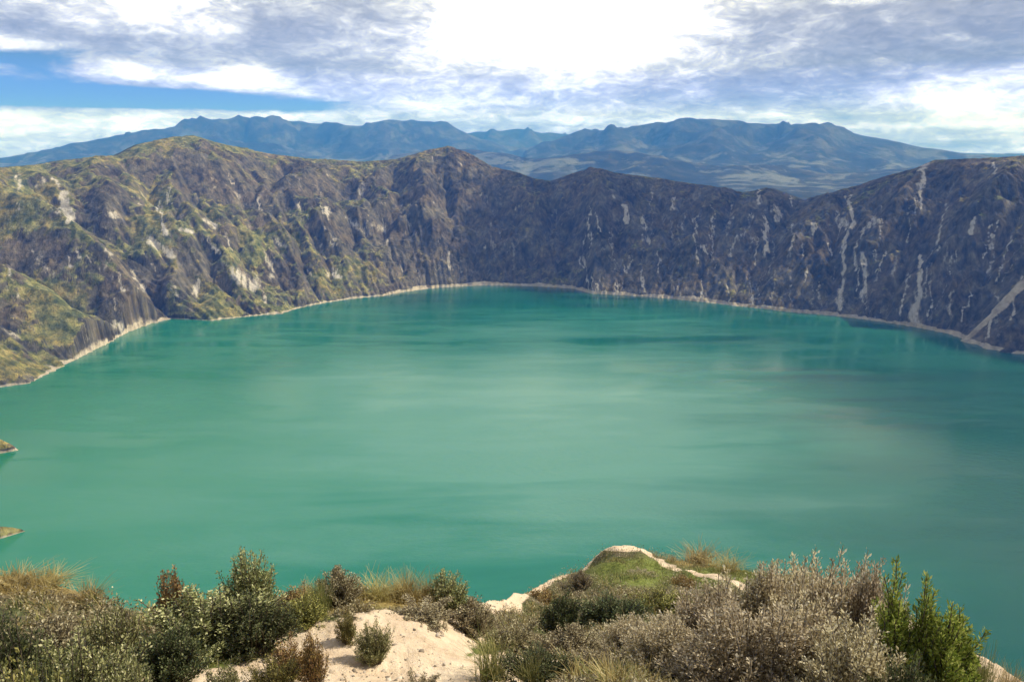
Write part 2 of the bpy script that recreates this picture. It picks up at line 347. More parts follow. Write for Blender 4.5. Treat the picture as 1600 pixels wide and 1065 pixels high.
scar = np.maximum(scar, sstep(0.5, 0.9, fbm(X/60, Y/60, 4, 71, 0.6)+0.25*slope-0.2)*0.6)
scar += 0.30*sstep(2.6, 4.5, np.log(A))*(1-leftness)*(s > 0.03)*sstep(-.2, .3, fbm(X/90, Y/90, 2, 73))
beach = np.clip(1-(H-0.5-np.maximum(3.5*(1.7+2.2*fbm(X/60, Y/60, 4, 81, 0.6)-1.5*leftness), -2))/3.0, 0, 1)
# the bare crest of the nearer spur on the right
beach = np.maximum(beach, np.clip(1.4-np.abs(spd-4)/9, 0, 1)*0.95)
low = sstep(55, 15, H)*leftness
P = np.stack([X, Y, H], -1)
# a skirt that carries the foot of the wall under the water
foot = P[-1:].copy(); dirn = np.stack([np.cos(th), np.sin(th)], -1)
sk = []
for k, z in ((25, -6), (80, -30)):
    q = foot.copy(); q[0, :, 0] -= dirn[:, 0]*k; q[0, :, 1] -= dirn[:, 1]*k; q[0, :, 2] = z; sk.append(q)
P = np.concatenate([P]+sk, 0)
masks = np.stack([grass, np.clip(scar, 0, 1), np.clip(beach, 0, 1)], -1)
masks = np.concatenate([masks, masks[-1:], masks[-1:]], 0)

m_wall, t, b = new_mat('crater_rock', 0.95, 0.1)
geo = t.node('ShaderNodeNewGeometry'); pos = geo.outputs['Position']
att = t.node('ShaderNodeVertexColor', layer_name='mask'); sx = t.node('ShaderNodeSeparateColor'); t.l.new(att.outputs[0], sx.inputs[0])
g_, s_, b_ = sx.outputs
nA = t.noise(pos, 0.012, 8, 0.6); nB = t.noise(pos, 0.07, 8, 0.68); nC = t.noise(t.vmath('MULTIPLY', pos, (1, 1, 0.25)), 0.25, 5, 0.7)
nL = t.noise(pos, 0.009, 6, 0.62, 0.8); nM = t.noise(pos, 0.028, 6, 0.6); nV = t.noise(t.vmath('MULTIPLY', pos, (1, 1, 0.12)), 0.085, 7, 0.68, 0.3)
rock = t.ramp(t.math('ADD', t.math('MULTIPLY', nV, 0.45), t.math('ADD', t.math('MULTIPLY', nL, 0.30), t.math('MULTIPLY', nM, 0.25))), [(0.37, (.018, .018, .015)), (0.46, (.060, .056, .045)), (0.54, (.135, .124, .096)), (0.66, (.30, .27, .21))])
rock = t.mix(t.maprange(nA, 0.42, 0.62), rock, t.mix(1.0, rock, (1.08, .97, .88), 'MULTIPLY'))
gcol = t.ramp(t.noise(pos, 0.045, 7, 0.65), [(0.3, (.030, .048, .018)), (0.44, (.108, .124, .048)), (0.56, (.235, .235, .092)), (0.7, (.42, .38, .17))])
spk = t.maprange(nC, 0.50, 0.62)
gcol = t.mix(t.math('MULTIPLY', spk, 0.65), gcol, (.035, .040, .022))
gm = t.maprange(t.math('ADD', g_, t.math('MULTIPLY', t.math('SUBTRACT', nB, 0.5), 1.6)), 0.28, 0.66)
gcol = t.mix(t.maprange(nL, .46, .58), gcol, t.mix(1.0, gcol, (1.12, .96, .88), 'MULTIPLY')); c = t.mix(gm, rock, gcol)
scol = t.ramp(nC, [(0.3, (.34, .32, .30)), (0.7, (.66, .62, .58))])
sm = t.math('MULTIPLY', t.maprange(t.math('ADD', s_, t.math('MULTIPLY', t.math('SUBTRACT', nC, 0.5), 1.1)), 0.10, 0.70), .95)
c = t.mix(sm, c, scol)
bcol = t.ramp(nB, [(0.3, (.27, .23, .18)), (0.7, (.60, .54, .46))])
bm = t.maprange(t.math('ADD', b_, t.math('MULTIPLY', t.math('SUBTRACT', nB, 0.5), 0.8)), 0.35, 0.75)
c = t.mix(bm, c, bcol)
t.l.new(c, b.inputs['Base Color'])
bp = t.node('ShaderNodeBump'); bp.inputs['Strength'].default_value = 0.85; bp.inputs['Distance'].default_value = 5.5
t.l.new(t.math('ADD', t.math('MULTIPLY', nV, 1.3), t.math('ADD', t.math('MULTIPLY', nB, .6), t.math('MULTIPLY', nC, 0.35))), bp.inputs['Height']); t.l.new(bp.outputs[0], b.inputs['Normal'])
wall = grid_mesh('crater_wall', P, m_wall, wrap=True, attrs=masks)

# ------------------------------------------------------------------ far hills and mountains, from the rim outward
m_far, t, b = new_mat('far_hills', 0.95, 0.1)
geo = t.node('ShaderNodeNewGeometry'); pos = geo.outputs['Position']
vor = t.node('ShaderNodeTexVoronoi'); t.l.new(t.vmath('ADD', pos, t.vmath('SCALE', t.node('ShaderNodeTexNoise').outputs[1], 1)), vor.inputs['Vector']); vor.inputs['Scale'].default_value = 0.0075; vor.inputs['Randomness'].default_value = 0.85
sv2 = t.node('ShaderNodeSeparateColor'); t.l.new(vor.outputs['Color'], sv2.inputs[0])
field = t.ramp(sv2.outputs[0], [(0.0, (.014, .028, .018)), (0.3, (.028, .036, .022)), (0.55, (.055, .055, .04)), (0.8, (.09, .10, .09)), (1.0, (.025, .04, .025))])
nf = t.noise(pos, 0.0011, 9, 0.65); ng = t.noise(pos, 0.006, 6, 0.65)
wild = t.ramp(ng, [(0.3, (.008, .014, .014)), (0.5, (.018, .024, .022)), (0.7, (.05, .055, .05))])
c = t.mix(t.math('MULTIPLY', t.maprange(nf, 0.44, 0.62), .75), wild, field)
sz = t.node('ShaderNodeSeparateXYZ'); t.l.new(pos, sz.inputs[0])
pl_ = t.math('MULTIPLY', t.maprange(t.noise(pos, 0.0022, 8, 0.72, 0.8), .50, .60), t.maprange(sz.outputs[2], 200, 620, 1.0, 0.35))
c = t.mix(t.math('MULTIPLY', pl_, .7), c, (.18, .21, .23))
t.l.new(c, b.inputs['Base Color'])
bp = t.node('ShaderNodeBump'); bp.inputs['Strength'].default_value = 0.7; bp.inputs['Distance'].default_value = 40.0
t.l.new(ng, bp.inputs['Height']); t.l.new(bp.outputs[0], b.inputs['Normal'])
step = 2
thf = th[::step]; nO = 330
rr, rz = rim_rz(thf); top = P[0, ::step]
fr = np.linspace(0, 1, nO)[:, None]; rad = rr+(np.exp(fr*math.log(20500/30+1))-1)*30
X = CX+rad*np.cos(thf); Y = CY+rad*np.sin(thf)
az_ = np.arctan2(X, Y); rc = np.hypot(X, Y)
out_d = rad-rr
base = 70+fbm(X/2600, Y/2600, 5, 101, 0.5)*110+fbm(X/500, Y/500, 4, 103)*22
zz_ = rz*np.exp(-out_d/900)+base*(1-np.exp(-out_d/900))
LAY = [
 (14500, 2300, [(-300, 262), (0, 246), (60, 236), (130, 223), (180, 211), (260, 201), (300, 188), (330, 186), (380, 190), (460, 187), (500, 193), (560, 196), (600, 189), (640, 188), (700, 194), (735, 210), (770, 224), (900, 240)]),
 (17500, 2200, [(600, 236), (700, 212), (760, 206), (810, 202), (860, 207), (960, 215), (1100, 240)]),
 (12500, 2600, [(820, 236), (860, 222), (905, 204), (950, 204), (1000, 196), (1060, 190), (1110, 187), (1200, 192), (1290, 198), (1340, 211), (1400, 222), (1450, 233), (1520, 243), (1700, 262)]),
 (18500, 2000, [(1300, 240), (1420, 230), (1500, 238), (1600, 240), (1800, 236), (2200, 240)]),
 (8200, 1100, [(560, 262), (640, 240), (700, 232), (760, 238), (830, 246), (900, 240), (960, 236), (1040, 246), (1130, 262), (1200, 258), (1300, 272), (1400, 262), (1500, 258)]),
]
for li, (D, W_, pts) in enumerate(LAY):
    ws = [at_dist(u, v, D) for u, v in pts]
    a_ = np.array([math.atan2(q[0], q[1]) for q in ws]); h_ = np.array([q[2] for q in ws])
    crest = np.interp(az_, a_, h_, left=60, right=60)
    rj = D+fbm(az_*9, az_*0+li, 3, 120+li)*W_*0.35
    x = (rc-rj)/W_
    body = np.exp(-np.abs(x)**1.5*1.1)
    wx = X+500*perlin(X/1900, Y/1900, 140+li); wy = Y+500*perlin(X/1900, Y/1900, 150+li)
    rg = fbm(wx/1500, wy/1500, 5, 160+li, 0.5, ridged=True)
    hh = base+(crest-base+fbm(X/900, Y/900, 3, 190+li)*30)*body*(1+0.62*(rg-0.45)*sstep(0.0, 0.30, np.abs(x))*0.95)
    hh = hh+fbm(X/300, Y/300, 3, 170+li)*14*body
    zz_ = np.maximum(zz_, np.where(rc > 4500, hh, zz_))
zz_[0] = top[:, 2]
bl = sstep(0, 120, out_d)
zz_ = top[:, 2]*(1-bl)+(zz_)*bl
back = sstep(-400, -1500, Y); zz_ = zz_*(1-back)+np.minimum(zz_, 330)*back
Pf = np.stack([X, Y, zz_], -1); Pf[0] = top
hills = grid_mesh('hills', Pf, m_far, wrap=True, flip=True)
print('hills', time.time()-T0)

# ------------------------------------------------------------------ water
m_wat, t, b = new_mat('lake_water', 0.2, 0.5)
geo = t.node('ShaderNodeNewGeometry'); pos = geo.outputs['Position']
st = t.node('ShaderNodeMapping'); t.l.new(pos, st.inputs[0]); st.inputs['Rotation'].default_value = (0, 0, R(8)); st.inputs['Scale'].default_value = (0.26, 1.0, 1.0)
band = t.math('ADD', t.math('MULTIPLY', t.noise(st.outputs[0], 0.006, 6, 0.62, 1.2), .6), t.math('MULTIPLY', t.noise(st.outputs[0], 0.018, 6, 0.65, 0.6), .4)); big = t.noise(pos, 0.0016, 4, 0.5, 0.5)
wn = t.node('ShaderNodeTexNoise'); t.l.new(st.outputs[0], wn.inputs['Vector']); wn.inputs['Scale'].default_value = .009; wn.inputs['Detail'].default_value = 5
wpos = t.vmath('ADD', pos, t.vmath('MULTIPLY', t.vmath('SUBTRACT', wn.outputs[1], (.5, .5, .5)), (420, 170, 0)))
sp3 = t.node('ShaderNodeSeparateXYZ'); t.l.new(wpos, sp3.inputs[0])
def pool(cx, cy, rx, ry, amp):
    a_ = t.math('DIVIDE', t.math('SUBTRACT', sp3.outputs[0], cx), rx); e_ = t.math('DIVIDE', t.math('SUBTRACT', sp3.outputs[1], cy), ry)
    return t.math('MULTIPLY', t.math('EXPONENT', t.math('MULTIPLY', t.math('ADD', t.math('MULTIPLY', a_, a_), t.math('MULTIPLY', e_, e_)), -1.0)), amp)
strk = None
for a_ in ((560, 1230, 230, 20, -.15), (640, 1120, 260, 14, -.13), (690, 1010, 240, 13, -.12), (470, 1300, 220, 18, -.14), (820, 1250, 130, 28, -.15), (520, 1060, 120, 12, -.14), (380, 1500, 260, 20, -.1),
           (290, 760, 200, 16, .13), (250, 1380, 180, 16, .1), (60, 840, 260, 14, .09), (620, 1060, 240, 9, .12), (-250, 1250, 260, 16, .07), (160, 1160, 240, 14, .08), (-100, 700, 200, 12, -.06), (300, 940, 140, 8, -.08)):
    x_ = pool(*a_); strk = x_ if strk is None else t.math('ADD', strk, x_)  # streaks paint sky and wall reflections into the water colour
mineral_and_shade = t.math('ADD', strk, t.math('ADD', t.math('ADD', t.math('ADD', pool(140, 1050, 340, 380, .25), pool(270, 760, 200, 90, .08)), pool(-330, 900, 320, 420, .13)), t.math('ADD', pool(-450, 450, 300, 300, .05), t.math('ADD', pool(150, 2050, 1200, 230, -.17), t.math('ADD', t.math('ADD', pool(800, 1150, 330, 420, -.12), pool(590, 1180, 190, 130, -.10)), pool(450, 480, 260, 260, -.10))))))  # painted: sky sheen at centre, wall reflection far off, cloud shadow right; left mineral
tone_and_shade = t.math('ADD', mineral_and_shade, t.math('ADD', t.math('MULTIPLY', big, 0.45), t.math('MULTIPLY', band, 0.55)))
c = t.ramp(tone_and_shade, [(0.26, (.001, .045, .034)), (0.42, (.003, .110, .076)), (0.57, (.018, .165, .124)), (0.74, (.085, .25, .212))])
c = t.mix(t.math('ADD', pool(900, 1050, 450, 600, .85), pool(600, 480, 380, 380, .9)), c, (.016, .086, .072))  # cloud shadow over the right water, painted as a darker base colour
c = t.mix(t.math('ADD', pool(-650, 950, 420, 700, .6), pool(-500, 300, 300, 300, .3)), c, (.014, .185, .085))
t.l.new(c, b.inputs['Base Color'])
rp_ = t.maprange(band, 0.42, 0.58)
t.l.new(t.maprange(rp_, 0, 1, 0.08, 0.15), b.inputs['Roughness']); b.inputs['IOR'].default_value = 1.333
wv = t.math('ADD', t.noise(st.outputs[0], 0.45, 5, 0.7), t.noise(pos, 0.12, 3, 0.5))
bp = t.node('ShaderNodeBump'); bp.inputs['Distance'].default_value = 0.6
t.l.new(t.maprange(rp_, 0, 1, 0.15, 0.60), bp.inputs['Strength']); t.l.new(wv, bp.inputs['Height']); t.l.new(bp.outputs[0], b.inputs['Normal'])
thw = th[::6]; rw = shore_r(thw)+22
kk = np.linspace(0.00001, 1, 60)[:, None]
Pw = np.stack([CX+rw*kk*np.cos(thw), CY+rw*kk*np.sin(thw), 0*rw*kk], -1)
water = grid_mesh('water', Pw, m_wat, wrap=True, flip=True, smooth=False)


# ------------------------------------------------------------------ foreground slope under the viewpoint
edge_px = [(-500, 930, 14), (-200, 915, 13), (0, 897, 13), (70, 900, 12.5), (130, 922, 12), (200, 955, 10.5), (300, 950, 10), (450, 935, 9.5), (560, 925, 9.5), (650, 925, 9.8), (735, 948, 10.5),
           (770, 938, 13), (820, 925, 17), (870, 905, 21), (915, 885, 24), (945, 860, 25), (975, 851, 25), (1005, 856, 25), (1040, 872, 24.5), (1090, 882, 24), (1150, 886, 23),
           (1250, 898, 21), (1380, 945, 17), (1480, 1000, 13.5), (1540, 1030, 12), (1600, 1062, 11), (1700, 1110, 10), (2100, 1200, 9)]
def azd(u, v): r = ray(u, v); return math.atan2(r[0], r[1])
E_az = np.array([azd(u, v) for u, v, d in edge_px]); E_d = np.array([d for u, v, d in edge_px], float)
E_z = np.array([at_dist(u, v, d)[2]-CAMZ for u, v, d in edge_px])
o_ = np.argsort(E_az); E_az, E_d, E_z = E_az[o_], E_d[o_], E_z[o_]
def smooth_interp(a, xs, ys):
    return sum(np.interp(a+q, xs, ys)*wt for q, wt in ((-.012, .25), (0, .5), (.012, .25)))
def near_z(x, y):
    x = np.asarray(x, float); y = np.asarray(y, float)
    a = np.arctan2(x, y); r = np.hypot(x, y)
    De = smooth_interp(a, E_az, E_d); Ze = smooth_interp(a, E_az, E_z)
    D0 = 5.6; Z0 = -4.75+0*a
    t1 = np.clip((r-0.9)/(D0-0.9), 0, 1); z1 = -1.66+(Z0+1.66)*(0.55*t1+0.45*t1**1.5)
    t2 = np.clip((r-D0)/(De-D0), 0, 1.0); z2 = Z0+(Ze-Z0)*t2-0.028*(De-D0)*np.sin(np.pi*t2)
    over = np.maximum(r-De, 0); z3 = Ze-over*0.9-np.minimum(over, 4)**2*0.12
    z = np.where(r < D0, z1, np.where(r < De, z2, z3))
    z = z+(perlin(x/2.2, y/2.2, 201)*0.20+perlin(x/0.8, y/0.8, 202)*0.07)*sstep(1.5, 5, r)*(1+np.clip((r-10)/8, 0, 1.5))*(1-0.6*sstep(1.5, 0, np.abs(r-De)))
    z = z+fbm(x/0.25, y/0.25, 4, 203, .6)*0.05
    back = sstep(1.7, 2.5, np.abs(a)); z = z*(1-back)+(-1.66-0.02*r)*back
    return z
_ph = [(u, v) for u, v in ()]
def project(x, y, z):
    cp, sp_ = math.cos(PITCH), math.sin(PITCH)
    d = y*cp-z*sp_; return 800+F*x/d, 532.5-F*(y*sp_+z*cp)/d
def near_mask(x, y, z):
    """R sand, G green turf, B dry straw-coloured turf"""
    u, v = project(x, np.maximum(y, 0.3), z)
    nz = fbm(x/0.9, y/0.9, 4, 210, 0.6); nz2 = fbm(x/0.22, y/0.22, 3, 211, 0.6)
    def ell(cu, cv, su, s2): return 1-np.sqrt(((u-cu)/su)**2+((v-cv)/s2)**2)
    sand = np.maximum.reduce([ell(640, 1000, 130, 52), ell(530, 1010, 110, 48), ell(450, 1060, 110, 40), ell(700, 1075, 170, 48), ell(280, 1075, 110, 40), ell(780, 1055, 120, 42), ell(560, 1085, 260, 60), ell(1590, 1085, 90, 40), ell(976, 855, 48, 7)])
    sand = np.clip(sand*2.4+0.30+nz*0.75+nz2*0.35, 0, 1)
    pa_ = [(752, 938), (800, 926), (845, 914), (880, 898), (915, 884), (945, 860), (975, 851), (1005, 856), (1040, 872), (1090, 882), (1150, 886), (1260, 900)]
    ct = np.zeros_like(x)+99.
    for (p, q) in zip(CREST[:-1], CREST[1:]):
        ab = q-p; tt = np.clip(((x-p[0])*ab[0]+(y-p[1])*ab[1])/(ab@ab), 0, 1)
        ct = np.minimum(ct, np.hypot(x-p[0]-tt*ab[0], y-p[1]-tt*ab[1]))
    trail = np.clip(1.4-ct/(0.24*(1+0.9*nz)), 0, 1)
    green = np.clip(np.maximum.reduce([ell(770, 1030, 75, 30), ell(990, 895, 90, 30), ell(300, 1030, 90, 20), ell(60, 1050, 120, 40), ell(1130, 900, 90, 22), ell(1560, 1060, 30, 20)])*2.5+nz*0.5, 0, 1)
    dry = np.clip(np.maximum.reduce([ell(50, 905, 130, 28), ell(640, 930, 120, 26), ell(1095, 872, 60, 16), ell(500, 935, 70, 28), ell(830, 1050, 60, 20)])*2.5+nz*0.4, 0, 1)
    return np.maximum(sand, trail), green, dry
CREST = [at_dist(u, v, d)[:2] for u, v, d in ((752, 940, 11.6), (800, 929, 15), (845, 914, 19), (880, 901, 21.7), (915, 885, 24), (945, 860, 25), (975, 851, 25), (1005, 856, 25), (1035, 872, 23), (1090, 882, 20.5), (1150, 886, 19.5), (1250, 898, 18), (1380, 945, 16), (1480, 1000, 13.5), (1540, 1030, 12), (1600, 1062, 11))]
na, nrr = 1500, 560
aa = np.linspace(-math.pi, math.pi, na)
aa = np.sign(aa)*np.abs(aa/math.pi)**1.6*math.pi
rr_ = np.concatenate([[0.02], 0.6*np.exp(np.linspace(0, 1, nrr)**0.9*math.log(70/0.6))])[:, None]
Xn = rr_*np.sin(aa); Yn = rr_*np.cos(aa); Zn = near_z(Xn, Yn)
sa, gr_, dr_ = near_mask(Xn, Yn, Zn)
m_soil, t, b = new_mat('slope_soil', 0.95, 0.1)
geo = t.node('ShaderNodeNewGeometry'); pos = geo.outputs['Position']
att = t.node('ShaderNodeVertexColor', layer_name='mask'); sx = t.node('ShaderNodeSeparateColor'); t.l.new(att.outputs[0], sx.inputs[0])
q1 = t.noise(pos, 2.2, 8, 0.65); q2 = t.noise(pos, 14, 6, 0.7); q3 = t.noise(pos, 60, 4, 0.7)
soil = t.ramp(q2, [(0.3, (.060, .048, .034)), (0.5, (.12, .10, .065)), (0.7, (.22, .18, .12))])
soil = t.mix(t.maprange(q1, .45, .6), soil, t.ramp(q2, [(0.35, (.05, .06, .025)), (0.65, (.16, .17, .07))]))
grn = t.ramp(q2, [(0.3, (.07, .085, .02)), (0.5, (.14, .17, .045)), (0.7, (.27, .29, .09))])
dryc = t.ramp(q2, [(0.3, (.16, .11, .04)), (0.5, (.32, .24, .09)), (0.7, (.50, .40, .17))])
sandc = t.ramp(t.math('ADD', t.math('MULTIPLY', q1, 0.6), t.math('MULTIPLY', q3, 0.4)), [(0.36, (.46, .33, .22)), (0.48, (.66, .515, .375)), (0.62, (.78, .64, .485))])
c = t.mix(sx.outputs[1], soil, grn); c = t.mix(sx.outputs[2], c, dryc)
c = t.mix(t.maprange(t.math('ADD', sx.outputs[0], t.math('MULTIPLY', t.math('SUBTRACT', q2, 0.5), 0.7)), 0.42, 0.62), c, sandc)
t.l.new(c, b.inputs['Base Color'])
bp = t.node('ShaderNodeBump'); bp.inputs['Strength'].default_value = 0.8; bp.inputs['Distance'].default_value = 0.05
t.l.new(t.math('ADD', q2, t.math('MULTIPLY', q3, 0.4)), bp.inputs['Height']); t.l.new(bp.outputs[0], b.inputs['Normal'])
grid_mesh('hillside', np.stack([Xn, Yn, Zn+CAMZ], -1), m_soil, attrs=np.stack([sa, gr_, dr_], -1), flip=True)

# ------------------------------------------------------------------ plants
def leaf_mat(name, stops, trans=0.25, rough=0.6):
    m = bpy.data.materials.new(name); m.use_nodes = True; t = NT(m.node_tree); b = m.node_tree.nodes['Principled BSDF']
    g = t.node('ShaderNodeNewGeometry'); c = t.ramp(g.outputs['Random Per Island'], stops)
    oi = t.node('ShaderNodeObjectInfo'); hs = t.node('ShaderNodeHueSaturation'); t.l.new(c, hs.inputs['Color'])
    t.l.new(t.maprange(oi.outputs['Random'], 0, 1, 0.8, 1.15, False), hs.inputs['Value']); t.l.new(t.maprange(oi.outputs['Random'], 0, 1, 0.485, 0.515, False), hs.inputs['Hue'])
    t.l.new(hs.outputs[0], b.inputs['Base Color']); b.inputs['Roughness'].default_value = rough; b.inputs['Specular IOR Level'].default_value = 0.25
    tr = t.node('ShaderNodeBsdfTranslucent'); t.l.new(hs.outputs[0], tr.inputs[0]); mx = t.node('ShaderNodeMixShader'); mx.inputs[0].default_value = trans
    t.l.new(b.outputs[0], mx.inputs[1]); t.l.new(tr.outputs[0], mx.inputs[2]); t.l.new(mx.outputs[0], m.node_tree.nodes['Material Output'].inputs[0]); return m
M_bark, t, b = new_mat('bark', 0.9, 0.1); t.l.new(t.ramp(t.noise(t.node('ShaderNodeTexCoord').outputs['Object'], 40, 4), [(0.35, (.05, .04, .03)), (0.65, (.16, .13, .10))]), b.inputs['Base Color'])
M_pale_bark, t, b = new_mat('pale_bark', 0.9, 0.1); t.l.new(t.ramp(t.noise(t.node('ShaderNodeTexCoord').outputs['Object'], 40, 4), [(0.35, (.16, .13, .10)), (0.65, (.38, .33, .26))]), b.inputs['Base Color'])
M_leaf = {
 'grey': leaf_mat('grey_green_leaves', [(0, (.10, .11, .04)), (.4, (.26, .27, .11)), (.8, (.47, .46, .22)), (1, (.70, .66, .42))]),
 'pale': leaf_mat('pale_dry_leaves', [(0, (.20, .155, .09)), (.3, (.46, .38, .24)), (.65, (.70, .60, .42)), (1, (.88, .80, .62))], .42),
 'green': leaf_mat('bright_green_needles', [(0, (.08, .11, .02)), (.4, (.24, .30, .05)), (.8, (.44, .48, .11)), (1, (.62, .60, .22))], .3),
 'rust': leaf_mat('rusty_leaves', [(0, (.09, .055, .025)), (.35, (.28, .17, .07)), (.7, (.44, .35, .11)), (1, (.60, .38, .22))]),
 'olive': leaf_mat('olive_leaves', [(0, (.07, .075, .02)), (.4, (.20, .20, .055)), (.8, (.40, .36, .11)), (1, (.58, .52, .22))]),
 'brown': leaf_mat('brown_heath_leaves', [(0, (.10, .075, .042)), (.4, (.27, .22, .13)), (.8, (.46, .40, .25)), (1, (.66, .60, .42))]),
 'dark': leaf_mat('dark_green_leaves', [(0, (.03, .042, .018)), (.5, (.08, .10, .042)), (.85, (.17, .19, .08)), (1, (.32, .33, .18))]),
 'straw': leaf_mat('straw_blades', [(0, (.16, .12, .04)), (.4, (.36, .28, .10)), (.8, (.52, .43, .18)), (1, (.66, .57, .32))], .35),
 'turf': leaf_mat('turf_blades', [(0, (.06, .07, .02)), (.4, (.15, .17, .05)), (.75, (.30, .28, .10)), (1, (.48, .42, .2))], .35)}
def raw_mesh(name, V, Fc, mat):
    me = bpy.data.meshes.new(name); V = np.asarray(V, np.float32); Fc = np.asarray(Fc, np.int32)
    me.vertices.add(len(V)); me.vertices.foreach_set('co', V.ravel()); k = Fc.shape[1]
    me.loops.add(Fc.size); me.loops.foreach_set('vertex_index', Fc.ravel()); me.polygons.add(len(Fc))
    me.polygons.foreach_set('loop_start', (np.arange(len(Fc))*k).astype(np.int32)); me.update(calc_edges=True); me.validate(); me.materials.append(mat); return me
def unit(v): return v/np.maximum(np.linalg.norm(v, axis=-1, keepdims=True), 1e-9)
def leaves(pts, dirs, ln, wd, rg):
    n = len(pts); dirs = unit(dirs); r = unit(np.cross(dirs, rg.normal(size=(n, 3)))); nrm = np.cross(r, dirs)
    L_ = (ln*rg.uniform(.6, 1.3, n))[:, None]; W_ = (wd*rg.uniform(.6, 1.3, n))[:, None]
    a = pts; m1 = pts+dirs*L_*.5+r*W_*.5+nrm*L_*.08; m2 = pts+dirs*L_*.5-r*W_*.5+nrm*L_*.08; e = pts+dirs*L_-nrm*L_*.10
    return np.stack([a, m1, e, m2], 1).reshape(-1, 3), np.arange(n*4).reshape(n, 4)
def tube(path, r0, r1, V, Fc, k=4):
    n = len(path); base = len(V)
    for i, p in enumerate(path):
        d = path[min(i+1, n-1)]-path[max(i-1, 0)]; d = d/(np.linalg.norm(d)+1e-9)
        s_ = np.cross(d, (0.3, 1, 0.2)); s_ /= np.linalg.norm(s_)+1e-9; q = np.cross(d, s_); rr = r0+(r1-r0)*i/(n-1)
        for j in range(k):
            a = 2*math.pi*j/k; V.append(p+(s_*math.cos(a)+q*math.sin(a))*rr)
    for i in range(n-1):
        for j in range(k): Fc.append((base+i*k+j, base+i*k+(j+1) % k, base+(i+1)*k+(j+1) % k, base+(i+1)*k+j))
def shrub_mesh(kind, seed, lobes, tips, per, ln, wd, style='round'):
    """unit shrub: about 1 m high and 1 m wide; lobes = (x, y, z, radius, radius in height)"""
    rg = np.random.default_rng(seed); V = []; Fc = []; LP = []; LD = []
    wts = np.array([l[3]**2*l[4] for l in lobes]); wts /= wts.sum()
    for i in range(tips):
        lb = lobes[rg.choice(len(lobes), p=wts)]
        d = unit(rg.normal(size=3)); d[2] = abs(d[2])*1.0 if rg.random() < .8 else d[2]
        q = rg.uniform(.55, 1.0)**.7*(1+.16*rg.normal())
        tip = np.array((lb[0]+d[0]*lb[3]*q, lb[1]+d[1]*lb[3]*q, max(.04, lb[2]+d[2]*lb[4]*q)))
        if style == 'spire':
            root = np.array((lb[0]*.55, lb[1]*.55, 0.)); mid = np.array((lb[0]*.9+rg.normal()*.02, lb[1]*.9+rg.normal()*.02, tip[2]*.7))
        else:
            root = np.array((rg.normal()*.05, rg.normal()*.05, -.03)); mid = np.array((tip[0]*.62, tip[1]*.62, tip[2]*.45))+rg.normal(size=3)*.04
        ts = np.linspace(0, 1, 7)[:, None]; path = (1-ts)**2*root+2*ts*(1-ts)*mid+ts**2*tip
        path[1:-1] += rg.normal(size=(5, 3))*.008
        tube(path, .011, .003, V, Fc)
        n = per; tt = rg.uniform(.45, 1.0, n)**.8; ti = tt*6; k = np.minimum(ti.astype(int), 5); f = (ti-k)[:, None]
        p = path[k]*(1-f)+path[k+1]*f; tan = unit(path[k+1]-path[k])
        side = unit(np.cross(tan, rg.normal(size=(n, 3)))); spread = {'round': .05, 'spire': .035}[style]
        off = side*(rg.random((n, 1))*spread)*(1.15-tt[:, None]*.5)
        LP.append(p+off); LD.append(side*.9+tan*rg.uniform(.3, 1.2, (n, 1))+np.array((0, 0, .25)))
    lv, lf = leaves(np.concatenate(LP), np.concatenate(LD), ln, wd, rg)
    return raw_mesh(kind+'_branches', V, Fc, M_pale_bark if kind == 'pale' else M_bark), raw_mesh(kind+'_foliage', lv, lf, M_leaf[kind])
def blades(n, rg, rad, h, wd, lean, origin=None):
    o = rg.normal(size=(n, 2))*rad*.5 if origin is None else origin
    an = rg.uniform(0, 2*np.pi, n); ln_ = h*rg.uniform(.45, 1.1, n); k = lean*rg.uniform(.2, 1.0, n)
    d = np.stack([np.cos(an), np.sin(an)], 1); s_ = np.stack([-d[:, 1], d[:, 0]], 1)
    rows = []
    for t_ in (0, .4, .75, 1.0):
        c_ = o[:, :2]+d*(k*ln_*t_**1.8)[:, None]; z = ln_*(t_-.35*k*t_**2); w_ = wd*(1-t_*.85)
        z0_ = 0 if origin is None else origin[:, 2]
        rows += [np.concatenate([c_+s_*w_/2, (z+z0_)[:, None]], 1), np.concatenate([c_-s_*w_/2, (z+z0_)[:, None]], 1)]
    V = np.stack(rows, 1).reshape(-1, 3); b_ = np.arange(n)[:, None]*8
    Fc = np.concatenate([b_+np.array([[0, 1, 3, 2]]), b_+np.array([[2, 3, 5, 4]]), b_+np.array([[4, 5, 7, 6]])], 1).reshape(-1, 4)
    return V, Fc
ROUND = [(0, 0, .42, .30, .40), (-.25, .05, .34, .22, .34), (.24, -.05, .36, .22, .36), (.05, -.22, .30, .22, .30), (-.02, .2, .35, .2, .4), (.1, .05, .68, .14, .24)]
WIDE = [(-.32, 0, .38, .2, .42), (-.12, .08, .5, .2, .44), (.1, -.02, .55, .18, .42), (.32, .02, .42, .18, .44), (.2, .12, .36, .2, .3), (-.2, -.15, .3, .22, .3), (.05, -.2, .3, .22, .32)]
TALL = [(0, 0, .5, .26, .42), (-.08, .02, .75, .16, .26), (.14, 0, .4, .24, .36), (-.2, 0, .32, .22, .3)]
SPIRE = [(-.30, 0, .5, .14, .50), (.24, .02, .38, .14, .40), (.05, .02, .40, .16, .40), (-.16, .06, .42, .14, .36), (-.04, .0, .46, .13, .44), (.14, -.04, .46, .15, .44), (.33, .02, .34, .11, .36), (.05, -.16, .36, .14, .36), (-.2, -.14, .34, .13, .34), (.3, .15, .3, .12, .3), (.42, 0, .22, .08, .24)]
